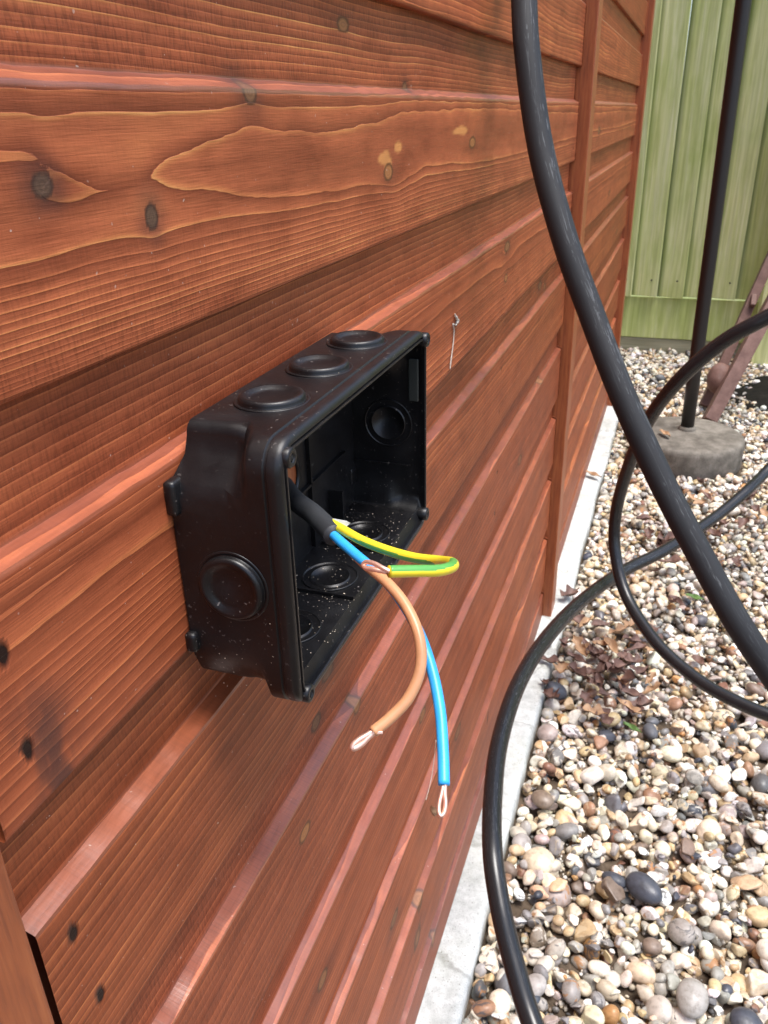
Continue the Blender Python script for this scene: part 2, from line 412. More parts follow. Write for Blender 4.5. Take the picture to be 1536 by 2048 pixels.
def board_mesh():
    ys = [-.9]
    while ys[-1] < -.02: ys.append(ys[-1] + .04)
    ys = [y for y in ys if y < .02] + [.05, .07, .08]
    while ys[-1] < 2.40: ys.append(ys[-1] + max(.0009, .0052 * ys[-1]))
    ys.append(2.44)
    ys = np.array(ys); ny = len(ys)
    Vs, Fs, A = [], [], {k: [] for k in ('ring', 'kd', 'kt', 'bd', 'dent', 'stain', 'saw', 'amp', 'ledge', 'pale')}; n = 0
    for b in range(len(LED)):
        ztop, zled, zbot = BOT[b] + .010, LED[b], BOT[b + 1]
        fine_ = .25 < zled < .95
        st = .0013 if fine_ else .012
        # profile from hidden tongue down: recess face, cove, front face, rounded lip, underside
        prof = [(-.0066, z, 0) for z in np.arange(ztop, zled + .0040, -st * 1.3)]
        dz_ = .0034 if b == 8 else .0022
        for a in np.linspace(0, 1, 7):      # concave cove then crisp edge
            x_ = -.0065 + .0062 * a; z_ = zled + dz_ * (1 - a) + .0004
            prof.append((x_, z_, 1))
        prof += [(-.0001, zled - .0005, 1), (0, zled - .0014, 2)]
        prof += [(0, z, 2) for z in np.arange(zled - .0025, zbot + .0015, -st)]
        prof += [(0, zbot + .0012, 2), (-.0003, zbot + .0004, 2), (-.0010, zbot, 2), (-.0068, zbot + .0003, 3)]
        prof = np.array(prof); npf = len(prof)
        Y, Zp = np.meshgrid(ys, prof[:, 1]); X = np.repeat(prof[:, 0][:, None], ny, 1)
        kind = np.repeat(prof[:, 2][:, None], ny, 1)
        rb = np.random.default_rng(100 + b); s = b * 5 + 3
        # slight warp of edges / cupping
        edge = .00010 * fbm(Y * 3, Y * 0 + b, 2, s)
        Zr = Zp + edge * (kind >= 1) + .0003 * vnoise(Y * 90, Y * 0 + 5, s) * (kind == 1)
        Xr = X + .0002 * vnoise(Y * 2.2, Zp * 9, s + 1) + .00005 * vnoise(Y * 30, Zp * 700, s + 2)
        zc = (zled + zbot) / 2
        if b == 8:   # the big flat-sawn board by the camera
            TY = [.08, .150, .168, .1754, .180, .186, .20, .215, .2235, .2345, .26, .288, .35, .386, .46, .63, .8, 1.0, 1.4, 1.9, 2.44]
            TZ = [.810, .806, .8057, .8068, .8045, .7975, .7938, .7945, .7975, .7999, .8035, .8067, .8045, .8047, .811, .8135, .812, .809, .806, .808, .804]
            BYy = [.08, .16, .17, .18, .186, .20, .2195, .2246, .235, .25, .2835, .327, .383, .433, .458, .5065, .72, 1.0, 1.4, 1.9, 2.44]
            BZz = [.803, .8015, .800, .7945, .7922, .7925, .7938, .7926, .7907, .7898, .7838, .7805, .7793, .7783, .7767, .7816, .7756, .777, .781, .778, .783]
            sm = lambda yy, A_, B_: (np.interp(yy - .004, A_, B_) + np.interp(yy, A_, B_) + np.interp(yy + .004, A_, B_)) / 3
            zt_, zl_ = sm(Y, TY, TZ), sm(Y, BYy, BZz); zt_ = zt_ + .0006 * fbm(Y * 60, Y * 0, 3, 4); zl_ = zl_ + .0005 * fbm(Y * 50, Y * 0 + 3, 3, 5)
            half = np.maximum((zt_ - zl_) / 2, .0002); mid = (zt_ + zl_) / 2; e_ = np.abs(Zp - mid) - half
            zs_ = np.where(Zp < mid, .7865 - .010 * np.minimum(Y, .9), .8085 + .002 * np.minimum(Y, .9)); far_ = np.where(Zp < mid, zs_ - Zp, Zp - zs_)
            wt_ = 1 - np.exp(-np.maximum(e_, 0) / .0075); e_ = np.where(e_ > 0, e_ * (1 - wt_) + np.maximum(far_, .0005) * wt_, e_)
            eb = np.maximum(e_, 0); un = np.clip(np.abs(Zp - mid) / half, 0, 1)
            ring = np.where(e_ < 0, 1 - .65 * np.minimum(1, (-e_) / .009) ** .8, 1.0 + np.where(Zp < mid, 125 * eb + 9000 * eb ** 2, 150 * eb + 6000 * eb ** 2))
            ring = ring + np.clip(eb / .004, 0, 1) * (.22 * fbm(Y * 5, Zp * 24, 3, 71) + .08 * fbm(Y * 22, Zp * 120, 2, 5))
            ring = np.where(kind == 0, 3 + (Zp - zled) * 330 + .8 * fbm(Y * 6, Zp * 20, 2, 12), ring)
            sw = np.where(kind == 0, .55, .12 + .3 * np.clip((zc - Zp) / .03, 0, 1))
        elif b == 9:  # board behind the box: one broad plain band, then lines
            d = (Zp - (zled - .010)) ; base = -d * 150
            ring = np.where(d < 0, 4 * (1 - np.exp(d * 30)) + (-d) * 170 * np.clip((-d - .018) / .02, 0, 1), d * 260) + .35 * fbm(Y * 5, Zp * 30, 3, s)
            sw = np.where(kind == 0, .35, .08)
        else:
            k0 = rb.uniform(.2, .8); dens = rb.uniform(170, 300); curve = rb.uniform(0, 1)
            dd = Zp - (zbot + k0 * .1)
            ring = dens * (dd * (1 - .4 * curve) + curve * 5.0 * dd * np.abs(dd)) + rb.uniform(.5, 1.0) * fbm(Y * 2.6, Zp * 16, 3, s) + .2 * fbm(Y * 14, Zp * 90, 2, s)
            sw = np.full_like(Y, rb.uniform(.1, .35)) + .15 * (kind == 0)
        halo = np.zeros_like(Y); kd = np.full_like(Y, 1.0); kt = np.zeros_like(Y); dent = np.full_like(Y, 1.0)
        if fine_ or True:
            for (ky, kz, ry, rz, dk, pull) in KNOTS:
                if not (zbot - .012 < kz < ztop + .012): continue
                q = np.sqrt(((Y - ky) / ry) ** 2 + ((Zp - kz) / rz) ** 2) * (1 + .05 * vnoise(Y * 120, Zp * 120, 3))
                up = np.tanh((Zp - kz) / (rz * .8))
                ring += pull * (.7 if b == 8 else 1.7) * up * np.exp(-q / 2.2) * np.exp(-((Y - ky) / (ry * 4)) ** 2)
                halo = np.maximum(halo, (.12 + .3 * dk) * np.exp(-(np.maximum(q - 1, 0) / 1.3) ** 2) * (1 + .4 * vnoise(Y * 150, Zp * 300, 2)))
                mm = q < kd; kt = np.where(mm, dk, kt); kd = np.minimum(kd, q)
            for (dy, dz, ry, rz) in DENTS:
                if not (zbot - .012 < dz < ztop): continue
                q = np.sqrt(((Y - dy) / ry) ** 2 + ((Zp - dz) / rz) ** 2) * (1 + .25 * vnoise(Y * 400, Zp * 400, 4))
                dent = np.minimum(dent, q)
        stain = halo; pale = np.zeros_like(Y)
        if b == 8:
            for (py_, pz_, qy, qz) in ((.433, .790, .009, .0032), (.456, .7945, .006, .0028), (.590, .7995, .020, .0025), (.4385, .7868, .006, .0045)):
                dq = np.sqrt(((Y - py_) / qy) ** 2 + ((Zp - pz_) / qz) ** 2) * (1 + .22 * vnoise(Y * 110, Zp * 260, 6)); pale = np.maximum(pale, np.clip((1.15 - dq) / .35, 0, 1))
        if b == 9:   # dark bruise over the two lower nail heads
            c = (Y - .136 - (.66 - Zp) * .12)
            stain = halo + .75 * np.exp(-(c / .011) ** 2) * np.clip((.682 - Zp) / .02, 0, 1) * np.clip(.45 + fbm(Y * 160, Zp * 60, 3, 9), 0, 1)
        Vs.append(np.stack([Xr, Y, Zr], -1).reshape(-1, 3))
        i = np.arange(npf - 1)[:, None] * ny + np.arange(ny - 1)[None, :] + n
        Fs.append(np.stack([i, i + 1, i + ny + 1, i + ny], -1).reshape(-1, 4)[:, ::-1])
        n += npf * ny
        for k_, a_ in (('ring', ring), ('kd', kd), ('kt', kt), ('dent', dent), ('stain', stain), ('saw', sw), ('ledge', (kind == 1) * 1.0), ('pale', pale), ('amp', np.full_like(Y, {8: 1.1, 7: .85, 9: .75}.get(b, rb.uniform(.4, .75)))), ('bd', np.full_like(Y, rb.random()))):
            A[k_].append(a_.ravel())
    F = np.vstack(Fs); VV = np.vstack(Vs); cy = VV[F, 1].mean(1)
    F = F[~(((cy > 1.2168) & (cy < 1.2235)) | ((cy > .1100) & (cy < .1150)))]     # gaps where boards meet the cover strips
    return VV, F, {k: ('POINT', 'FLOAT', np.concatenate(v)) for k, v in A.items()}

V, F, A = board_mesh()
clad = mk('cladding', V, F, M['wood'], shed, attrs=A); clad.data.set_sharp_from_angle(angle=R(22))
# vertical cover strips with chamfered corners (kept off the board faces)
def strip(y0, y1, th, z0=.020, z1=1.72):
    V, F = box(-.0115, th, y0, y1, z0, z1, .0018); return mk('cover_strip', V, F, M['strip'], shed, smooth=False)
strip(.055, .1060, .010); strip(1.222, 1.268, .015); strip(2.405, 2.452, .015); strip(-.93, -.88, .016)
# the rest of the shed: three other walls, roof
V, F, _ = join([box(-1.62, -1.60, -.93, 2.45, .012, 1.70), box(-1.60, -.010, -.93, -.915, .012, 1.70), box(-1.60, -.010, 2.435, 2.45, .012, 1.70), box(-.03, -.012, -.91, 2.43, .012, 1.70)])
mk('wall', V, F, M['shell'], shed, smooth=False)
V, F = box(-1.68, .03, -.98, 2.50, 1.72, 1.745); mk('roof', V, F, M['felt'], shed, smooth=False)

# ------------------------------------------------------------------ ground, slab, gravel
V = np.array([(-30, -30, -.008), (30, -30, -.008), (30, 30, -.008), (-30, 30, -.008)])
tag(mk('ground', V, [(0, 1, 2, 3)], M['earth'], smooth=False), kind='structure')
# concrete slab edge under the shed
def slab():
    ys = np.arange(-1.2, 2.50, .012); ny = len(ys)
    edge = .037 + .0025 * fbm(ys * 4, ys * 0, 3, 3) + .0012 * vnoise(ys * 60, ys * 0, 8)
    rows = []
    prof = [(-1.65, .020), (-.05, .020), (-.01, .0215), (.006, .0215), (.014, .0213), (.022, .021), (.030, .0205)]
    for x_, z_ in prof: rows.append(np.stack([np.full(ny, x_), ys, z_ + (.0007 * fbm(ys * 25, ys * 0 + x_ * 50, 3, 4) if x_ > -.04 else 0) * np.ones(ny)], -1))
    rows.append(np.stack([edge - .003, ys, np.full(ny, .0195)], -1)); rows.append(np.stack([edge, ys, np.full(ny, .016)], -1))
    rows.append(np.stack([edge + .001, ys, np.full(ny, .0)], -1)); rows.append(np.stack([edge + .001, ys, np.full(ny, -.04)], -1))
    V = np.vstack(rows); F = []
    i = np.arange(len(rows) - 1)[:, None] * ny + np.arange(ny - 1)[None, :]
    F = np.stack([i, i + ny, i + ny + 1, i + 1], -1).reshape(-1, 4)
    return V, F
V, F = slab(); tag(mk('kerb', V, F, M['kerb']), kind='structure')

def ico(sub):
    bm = bmesh.new(); bmesh.ops.create_icosphere(bm, subdivisions=sub, radius=1)
    V = np.array([v.co[:] for v in bm.verts]); F = np.array([[v.index for v in f.verts] for f in bm.faces]); bm.free(); return V, F

def gravel():
    rg = np.random.default_rng(5)
    protos = {}
    for sub in (2, 3):
        V0, F0 = ico(sub); L = []
        for k in range(26):
            v = V0.copy()
            ang = 0 if k % 3 == 0 else 1
            for _ in range(2 if not ang else 7):
                nrm = rg.normal(size=3); nrm /= np.linalg.norm(nrm); h = rg.uniform(.42, .8) if ang else rg.uniform(.8, 1.0)
                d = v @ nrm; over = np.maximum(d - h, 0); v = v - nrm * (over * (.97 if ang else .6))[:, None]
            fr = rg.normal(size=(3, 3)) * (1.4 if ang else .9); ph = rg.uniform(0, 6, 3)
            v = v * (1 + (.10 if ang else .06) * np.sin(v @ fr + ph).sum(1))[:, None]
            v *= np.array([1, rg.uniform(.62, .95), rg.uniform(.42, .75)])
            L.append(v)
        protos[sub] = (L, F0)
    PAL = np.array([(.72, .66, .56), (.80, .76, .68), (.62, .52, .38), (.50, .36, .20), (.40, .22, .09), (.30, .17, .10), (.20, .15, .11), (.22, .21, .20),
                    (.12, .12, .125), (.055, .06, .075), (.34, .32, .29), (.46, .42, .35), (.24, .12, .08), (.68, .60, .46), (.42, .34, .30), (.84, .82, .76), (.55, .41, .24)])
    PW = np.array([13, 8, 12, 8, 2, 3, 3.5, 6, 3, 1.8, 8, 11, .8, 11, 4, 5, 6.5]); PW /= PW.sum()
    cell = .003; x0_, ye = .030, 2.50; x0, x1, y0, y1 = -.30, 1.05, .22, 3.16
    nx, ny = int((x1 - x0) / cell), int((y1 - y0) / cell)
    H = np.zeros((nx, ny)) - .010
    items = []
    def scatter(n, lo, hi):
        for _ in range(n):
            yy = rg.uniform(y0, y1); xx = rg.uniform(x0 if yy > ye else x0_, x1)
            s = float(np.clip(rg.lognormal(math.log(.0080), .34), lo, hi))
            items.append((xx, yy, s))
    scatter(42000, .0045, .019); 
    # a few large stones seen in the photo
    big = [(.1994, .7023, .021, 9), (.166, .71, .0135, 9), (.044, 1.03, .017, 9), (.25, .585, .019, 10), (.30, .575, .015, 9), (.105, .77, .016, 7), (.07, .80, .015, 6), (.40, 1.3, .018, 10), (.33, .66, .017, 0)]
    Vs, Fs, Cs, Rs, n = [], [], [], [], 0
    V1, F1 = ico(1)
    for _ in range(9000):     # fine grit between the stones
        xx, yy, s = rg.uniform(.042, .62), rg.uniform(.36, 1.7), rg.uniform(.0018, .0045)
        v = V1 * s * rg.uniform(.5, 1.1, 3) + (xx, yy, rg.uniform(-.007, -.003))
        Vs.append(v); Fs.append(F1 + n); n += len(v); Cs.append(np.repeat(np.append(np.clip(PAL[rg.choice(len(PAL), p=PW)] * .85, 0, .9), 1)[None], len(v), 0)); Rs.append(np.full(len(v), .1))
    for idx, it in enumerate(items + big):
        xx, yy, s = it[:3]
        if math.hypot(xx - .222, yy - 2.09) < .145: continue
        if len(it) == 4: k = rg.integers(0, 8) * 3; tilt = .15
        else: k = rg.integers(0, 26); tilt = .45
        sub = 3 if yy < 1.15 and xx < .55 else 2
        v = protos[sub][0][k] * s
        a, bx, by = rg.uniform(0, 2 * math.pi), rg.normal() * tilt, rg.normal() * tilt
        ca, sa = math.cos(a), math.sin(a); Rz = np.array([[ca, -sa, 0], [sa, ca, 0], [0, 0, 1]])
        Rx = np.array([[1, 0, 0], [0, math.cos(bx), -math.sin(bx)], [0, math.sin(bx), math.cos(bx)]])
        Ry = np.array([[math.cos(by), 0, math.sin(by)], [0, 1, 0], [-math.sin(by), 0, math.cos(by)]])
        v = v @ (Rz @ Rx @ Ry).T
        if yy < ye + .01 and xx - s * .8 < .040: xx = .040 + s * .85
        i0 = int((xx - s * .7 - x0) / cell); i1 = int((xx + s * .7 - x0) / cell) + 1; j0 = int((yy - s * .7 - y0) / cell); j1 = int((yy + s * .7 - y0) / cell) + 1
        i0, j0 = max(i0, 0), max(j0, 0); i1, j1 = min(i1, nx), min(j1, ny)
        if i1 <= i0 or j1 <= j0: continue
        reg = H[i0:i1, j0:j1]; hz = s * .55; base = float(np.quantile(reg, .55))
        zc = base + hz * .72
        if zc > .012 and len(it) == 3: continue
        H[i0:i1, j0:j1] = np.maximum(reg, zc + hz * .55)
        pc = PAL[it[3]] if len(it) == 4 else PAL[rg.choice(len(PAL), p=PW)] * rg.uniform(.8, 1.12) * (1 + rg.normal(size=3) * .03)
        Vs.append(v + (xx, yy, zc)); Fs.append(protos[sub][1] + n); n += len(v)
        Cs.append(np.repeat(np.append(np.clip(pc, 0, .9), 1)[None], len(v), 0)); Rs.append(np.full(len(v), 0.1 if len(it) == 4 else rg.random()))
    return np.vstack(Vs), np.vstack(Fs), np.vstack(Cs), np.concatenate(Rs)
V, F, C_, R_ = gravel()
tag(mk('gravel', V, F, M['pebble'], attrs={'pc': ('POINT', 'FLOAT_COLOR', C_), 'pr': ('POINT', 'FLOAT', R_)}), 'mixed cream, tan and slate-grey flint gravel covering the ground beside the shed', 'gravel', kind='stuff')

# near-black mound added to stand for the deep shade under the leaning frame
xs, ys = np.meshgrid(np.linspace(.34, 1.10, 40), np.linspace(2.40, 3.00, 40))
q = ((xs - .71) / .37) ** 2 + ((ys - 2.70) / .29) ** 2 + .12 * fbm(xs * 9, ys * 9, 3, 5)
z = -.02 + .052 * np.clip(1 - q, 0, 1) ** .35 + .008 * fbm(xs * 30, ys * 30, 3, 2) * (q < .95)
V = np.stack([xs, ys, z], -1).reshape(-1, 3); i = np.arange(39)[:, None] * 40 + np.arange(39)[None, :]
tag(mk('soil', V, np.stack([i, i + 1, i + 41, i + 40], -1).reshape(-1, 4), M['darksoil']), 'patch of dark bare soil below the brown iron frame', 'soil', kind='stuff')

# ------------------------------------------------------------------ fence
fence = tag(empty('fence', (0, 3.15, 0)), 'pale green treated timber fence of upright overlapping boards', 'fence')
FY = 3.14
def fence_boards():
    rf = np.random.default_rng(3); edges = [-1.47]
    xs = [-.003 + .0865 * k for k in range(-20, 34)]
    out = []
    for k, x0_ in enumerate(xs[:-1]):
        x0_ += rf.uniform(-.004, .004); x1_ = xs[k + 1] + rf.uniform(-.004, .004) + .004
        zb = .205 + rf.uniform(-.003, .003); zs = np.linspace(zb, 1.85, 30)
        V = []
        for z_ in zs:
            wv = .0012 * math.sin(z_ * 3 + k) 
            for (a, yo) in ((0, -.002), (.22, -.006), (.6, -.014), (.97, -.0235), (1.0, -.0225), (1.0, .0)):
                V.append((x0_ + (x1_ - x0_) * a + wv, FY + yo, z_))
        F = []
        for i in range(29):
            for j in range(5): F.append((i * 6 + j, i * 6 + j + 1, (i + 1) * 6 + j + 1, (i + 1) * 6 + j))
        F.append(tuple(range(6))[::-1]); 
        out.append((np.array(V), F, rf.random()))
    return out
for V_, F_, rr in fence_boards():
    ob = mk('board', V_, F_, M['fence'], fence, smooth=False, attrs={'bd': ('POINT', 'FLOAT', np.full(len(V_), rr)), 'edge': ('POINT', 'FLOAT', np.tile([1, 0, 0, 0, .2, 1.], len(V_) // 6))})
for k_ in range(-3, 8):
    bx_ = -.003 + .0865 * k_ + .066
    V, F = lathe([(0, -.002), (.0028, -.002), (.0028, .0006), (0, .0008)], 12); mk('nail', orient(V, (0, -1, 0), (bx_, FY - .0192, .262)), F, M['hole'], fence)
V, F = box(-2.0, 3.1, FY + .001, FY + .028, .052, .200, .003); mk('gravel_board', V, F, M['fence'], fence, smooth=False, attrs={'bd': ('POINT', 'FLOAT', np.full(len(V), .1))})
t = NT('weathered_board'); n_ = t.noise(t.coord('Object', (3, 30, 60)), 2, 4); M['wbd'] = t.out(t.ramp(n_, [(.3, (.24, .22, .13)), (.7, (.40, .36, .24))]), .85)
V, F = box(-2.0, 3.1, FY + .004, FY + .026, -.03, .0505, .002); mk('base_board', V, F, M['wbd'], fence, smooth=False)
for px_ in (.425, 2.3, -1.5):
    V, F = box(px_, px_ + .085, FY - .105, FY - .018, -.03, 1.95, .004)
    mk('post', V, F, M['fence'], fence, smooth=False, attrs={'bd': ('POINT', 'FLOAT', np.full(len(V), .9))})

# ------------------------------------------------------------------ weighted pole on concrete disc
pb = tag(empty('parasol_base', (.222, 2.09, 0)), 'round grey concrete disc holding an upright black metal pole', 'parasol base')
V, F = lathe([(.0, -.02), (.128, -.02), (.134, -.012), (.1365, 0), (.137, .055), (.1355, .064), (.130, .069), (.118, .0705), (.06, .071), (.024, .072), (.020, .0725), (.0, .0725)], 96)
V = V + np.array([.222, 2.09, 0]) ; rr = 1 + .006 * fbm(np.arctan2(V[:, 1] - 2.09, V[:, 0] - .222) * 6, V[:, 2] * 60, 3, 6)
V[:, 0] = .222 + (V[:, 0] - .222) * rr; V[:, 1] = 2.09 + (V[:, 1] - 2.09) * rr
mk('disc', V, F, M['disc'], pb)
p0 = np.array([.220, 2.115, .06]); p1 = np.array([.196, 2.115, 1.9])
V, F, uv = tube(np.array([p0 + (p1 - p0) * t_ for t_ in np.linspace(0, 1, 12)]), .0162, 24); mk('pole', V, F, M['metal_black'], pb)
V, F = lathe([(.0165, .066), (.022, .067), (.022, .076), (.0185, .080), (.0165, .081)], 24); mk('collar', V + np.array([.220, 2.115, 0]), F, M['disc'], pb)
rp = random.Random(4)

# ------------------------------------------------------------------ leaning brown iron frame
fr = tag(empty('iron_frame', (.30, 2.4, 0)), 'brown painted iron frame leaning behind the concrete disc, with paired bars and a round boss', 'garden frame')
def bar(pa, pb_, w, h, name='rail', b=.002):
    pa, pb_ = np.asarray(pa, float), np.asarray(pb_, float); L = np.linalg.norm(pb_ - pa)
    V, F = box(-w / 2, w / 2, -h / 2, h / 2, 0, L, b); z_ = (pb_ - pa) / L; x_ = np.cross([0, 1, 0], z_); x_ /= np.linalg.norm(x_); y_ = np.cross(z_, x_)
    return V @ np.array([x_, y_, z_]) + pa, F
A0 = at(1418, 842, 2.50); A1 = at(1552, 592, 2.62); A2 = A0 + (A1 - A0) * 3.2
V, F = bar(A0, A2, .036, .046); mk('rail', V, F, M['rust'], fr, smooth=False)
B0 = at(1408, 812, 2.60); B1 = at(1545, 508, 2.72); B2 = B0 + (B1 - B0) * 2.6
V, F = bar(B0, B2, .027, .036); mk('rail', V, F, M['rust'], fr, smooth=False)
bc = at(1438, 757, 2.56); V, F = lathe([(0, -.02), (.020, -.017), (.030, -.008), (.033, 0), (.030, .009), (.018, .018), (0, .021)], 32)
V[:, 0] *= 1.0; V[:, 1] *= 1.35; mk('boss', orient(V, (-.1, -1, .25), bc), F, M['rust'], fr)
for (pa, pb_) in ((at(1500, 640, 2.66), at(1526, 655, 2.58)), (at(1455, 735, 2.60), at(1478, 742, 2.54))):
    V, F = bar(pa, pb_, .012, .016); mk('brace', V, F, M['rust'], fr, smooth=False)
V, F = bar(at(1508, 590, 2.66), at(1506, 612, 2.64), .014, .014, b=.003); mk('bolt', V, F, M['rust'], fr, smooth=False)
V, F = bar(A2, B2, .02, .02); mk('brace', V, F, M['rust'], fr, smooth=False)

# ------------------------------------------------------------------ junction box
jb = tag(empty('junction_box', (0, .288, .67)), 'open black plastic junction box screwed to the shed boards, lid off', 'junction box')
BY0, BY1, BZ0, BZ1, BD = .2080, .3690, .6180, .7205, .0420
def contour(inset, x, n_c=10, n_s=14, notch=True, rad=.0105, step=True):
    """closed (y,z) loop of the box wall at depth x, moved inwards by inset"""
    zb = BZ0 + (.0065 * (1 - min(1, max(0, (x - .0285) / .002))) if step else .0065)
    y0, y1, z0, z1 = BY0 + inset, BY1 - inset, zb + inset, BZ1 - inset - .0010 * (1 - x / BD)
    q_ = min(1, max(0, (x - .018) / .012)); rad = .0045 + (rad - .0045) * q_ * q_ * (3 - 2 * q_)
    r = max(rad - inset, .0018)
    pts = []
    cs = [(y1 - r, z1 - r, 0), (y0 + r, z1 - r, 90), (y0 + r, z0 + r, 180), (y1 - r, z0 + r, 270)]
    for i, (cy, cz, a0) in enumerate(cs):
        for t_ in np.linspace(0, 90, n_c): pts.append((cy + r * math.cos(R(a0 + t_)), cz + r * math.sin(R(a0 + t_))))
        ny_ = cs[(i + 1) % 4]; a1 = R(a0 + 90)
        pa = np.array(pts[-1]); pb_ = np.array((ny_[0] + r * math.cos(a1), ny_[1] + r * math.sin(a1)))
        for t_ in np.linspace(0, 1, n_s + 2)[1:-1]: pts.append(tuple(pa + (pb_ - pa) * t_))
    P = np.array(pts)
    if notch:   # screw recesses: the ends are drawn in near the top and bottom corners, behind the front collar
        fx = 1 - np.clip((x - .022) / .008, 0, 1); fx = fx * fx * (3 - 2 * fx)
        dt = np.clip((P[:, 1] - (z1 - .0190)) / .0120, 0, 1); dt = dt * dt * (3 - 2 * dt)
        db = np.clip(((z0 + .014) - P[:, 1]) / .012, 0, 1); db = db * db * (3 - 2 * db) * .25
        ym = (y0 + y1) / 2; s = np.where(P[:, 0] < ym, 1, -1); e = np.clip((np.abs(P[:, 0] - ym) - .045) / .03, 0, 1)
        P[:, 0] += s * e * fx * (.0145 * dt + .0145 * db)
    return P
def body():
    seq = [(0.0, .0008)] + [(0.0, x) for x in (.004, .010, .016, .020, .0225, .025, .0275, .0285, .0295, .0305, .033, .0355)]
    seq += [(.0006, .0360), (.0006, .0366), (0, .0371), (0, .0395), (.0004, .0408), (.0011, .0416), (.0020, .0420), (.0028, .0420), (.0030, .0405), (.0034, .0405), (.0036, .0424), (.0044, .0424), (.0046, .0418)]
    
    seq_in = [(.0038, .0400)] + [(.0030, x) for x in (.038, .0335, .030, .0275, .025, .0225, .020, .015, .010, .006, .0035)]
    V = []; nn = None
    for k, (ins, x) in enumerate(seq + seq_in):
        inner = k >= len(seq) + 1
        P = contour(ins, x, notch=(x < .032), step=not inner)
        nn = len(P); V += [(x, p[0], p[1]) for p in P]
    F = []; nr = len(seq) + len(seq_in)
    for i in range(nr - 1):
        for j in range(nn):
            k = (j + 1) % nn; F.append((i * nn + j, (i + 1) * nn + j, (i + 1) * nn + k, i * nn + k))
    F.append(tuple(range(nn))); F.append(tuple((nr - 1) * nn + j for j in range(nn))[::-1])
    return np.array(V), F
V, F = body(); body_o = mk('body', V, F, M['plastic'], jb); body_o.data.set_sharp_from_angle(angle=R(40))
# knock-outs: raised dished discs
KP = [(.0137, -.0003), (.0134, .0002), (.0125, .0002), (.0122, -.0001), (.0119, .0002), (.0120, .0012), (.0116, .0021), (.0108, .0026), (.0097, .0024), (.0084, .0014), (.0070, .0009), (0.0, .0009)]
def knockout(axis, org, prof=KP, nm='knockout'):
    V, F = lathe(prof, 48); return mk(nm, orient(V, axis, org), F, M['plastic'], jb)
for yy in (.2500, .2925, .3350): knockout((0, 0, 1), (.0195, yy, BZ1 - .0003)); knockout((0, 0, -1), (.0130, yy + .003, BZ0 + .0078))
knockout((0, -1, 0), (.0205, BY0 - .0001, .6675)); knockout((0, 1, 0), (.0205, BY1 + .0001, .6675))
# moulded rings inside
RI = [(.0125, -.0003), (.0124, .0006), (.0119, .0006), (.0118, -.0003), (.0090, -.0003), (.0089, .0007), (.0083, .0007), (.0082, .0002), (0, .0002)]
for yy in (.2450, .2865, .3300): knockout((0, 0, 1), (.0215, yy, BZ0 + .0097), RI, 'moulded_ring')
knockout((0, -1, 0), (.0225, BY1 - .0032, .6720), RI, 'moulded_ring')
# floor hole where the flex enters
RH = [(.0105, 0), (.0104, .0012), (.0096, .0014), (.0094, .0002), (.0088, .0001), (.0, .0001)]
V, F = lathe(RH, 40); mk('entry_hole', orient(V, (1, 0, 0), (.0038, .287, .6720)), F, M['strip'], jb)
V, F = lathe([(.0103, .0001), (.0106, .0016), (.0092, .0018), (.0090, .0004)], 40); F = F[:-2]; mk('entry_rim', orient(V, (1, 0, 0), (.0038, .287, .6720)), F, M['plastic'], jb)
# ribs on the back and floor
ribs = [box(.003, .0055, .2300, .3500, .6600, .6612), box(.003, .0055, .3080, .3092, .6290, .7150), box(.006, .0385, .2712, .2722, .6280, .6292), box(.006, .0385, .3135, .3145, .6280, .6292),
        box(.0034, .0040, .24, .262, .640, .6404), box(.0034, .0110, .3300, .3312, .630, .648), box(.004, .034, .3648, .3656, .650, .6508)]
for k, (V, F) in enumerate(ribs): mk('rib', V, F, M['plastic'], jb, smooth=False)
# corner pillars with screw sockets, tabs beside them
def socket(y, z):
    V, F = lathe([(.0030, -.008), (.0034, -.001), (.0034, .0012), (.0030, .0018), (.0016, .0018), (.0014, .0008), (.0014, -.006), (0, -.006)], 28)
    o = mk('screw_socket', orient(V, (1, 0, 0), (.0418, y, z)), F, M['plastic'], jb)
    V, F = lathe([(0, -.0002), (.0013, 0), (.0013, .0002), (0, .0002)], 20); h = mk('screw_hole', orient(V, (1, 0, 0), (.0431, y, z)), F, M['hole'])
    h.parent = o
socket(.2142, .7146); socket(.2150, .6226); socket(.3648, .7152); socket(.3640, .6250)
def tab(y, z0, z1, w_=.0014, d0=.027, d1=.0418):
    V, F = box(d0, d1, y - w_ / 2, y + w_ / 2, z0, z1, .0007); return mk('side_tab', V, F, M['tab'], jb, smooth=False)
tab(.2144, .6840, .7080, .0054, .0378, .0398); tab(.2144, .6275, .6460, .0054, .0378, .0398); tab(BY1 - .0052, .6850, .7060, .0012, .034, .0390)
# wall feet (rounded lugs) under the near end
for (y0_, y1_, z0_, z1_) in ((.2057, .2180, .6920, .7045), (.2052, .2160, .6380, .6460), (.3600, .3715, .6905, .7050), (.3600, .3722, .6375, .6470)):
    V, F = box(-.0004, .0042, y0_, y1_, z0_, z1_, .0019)
    o = mk('foot', V, F, M['plastic'], jb); o.data.set_sharp_from_angle(angle=R(40))

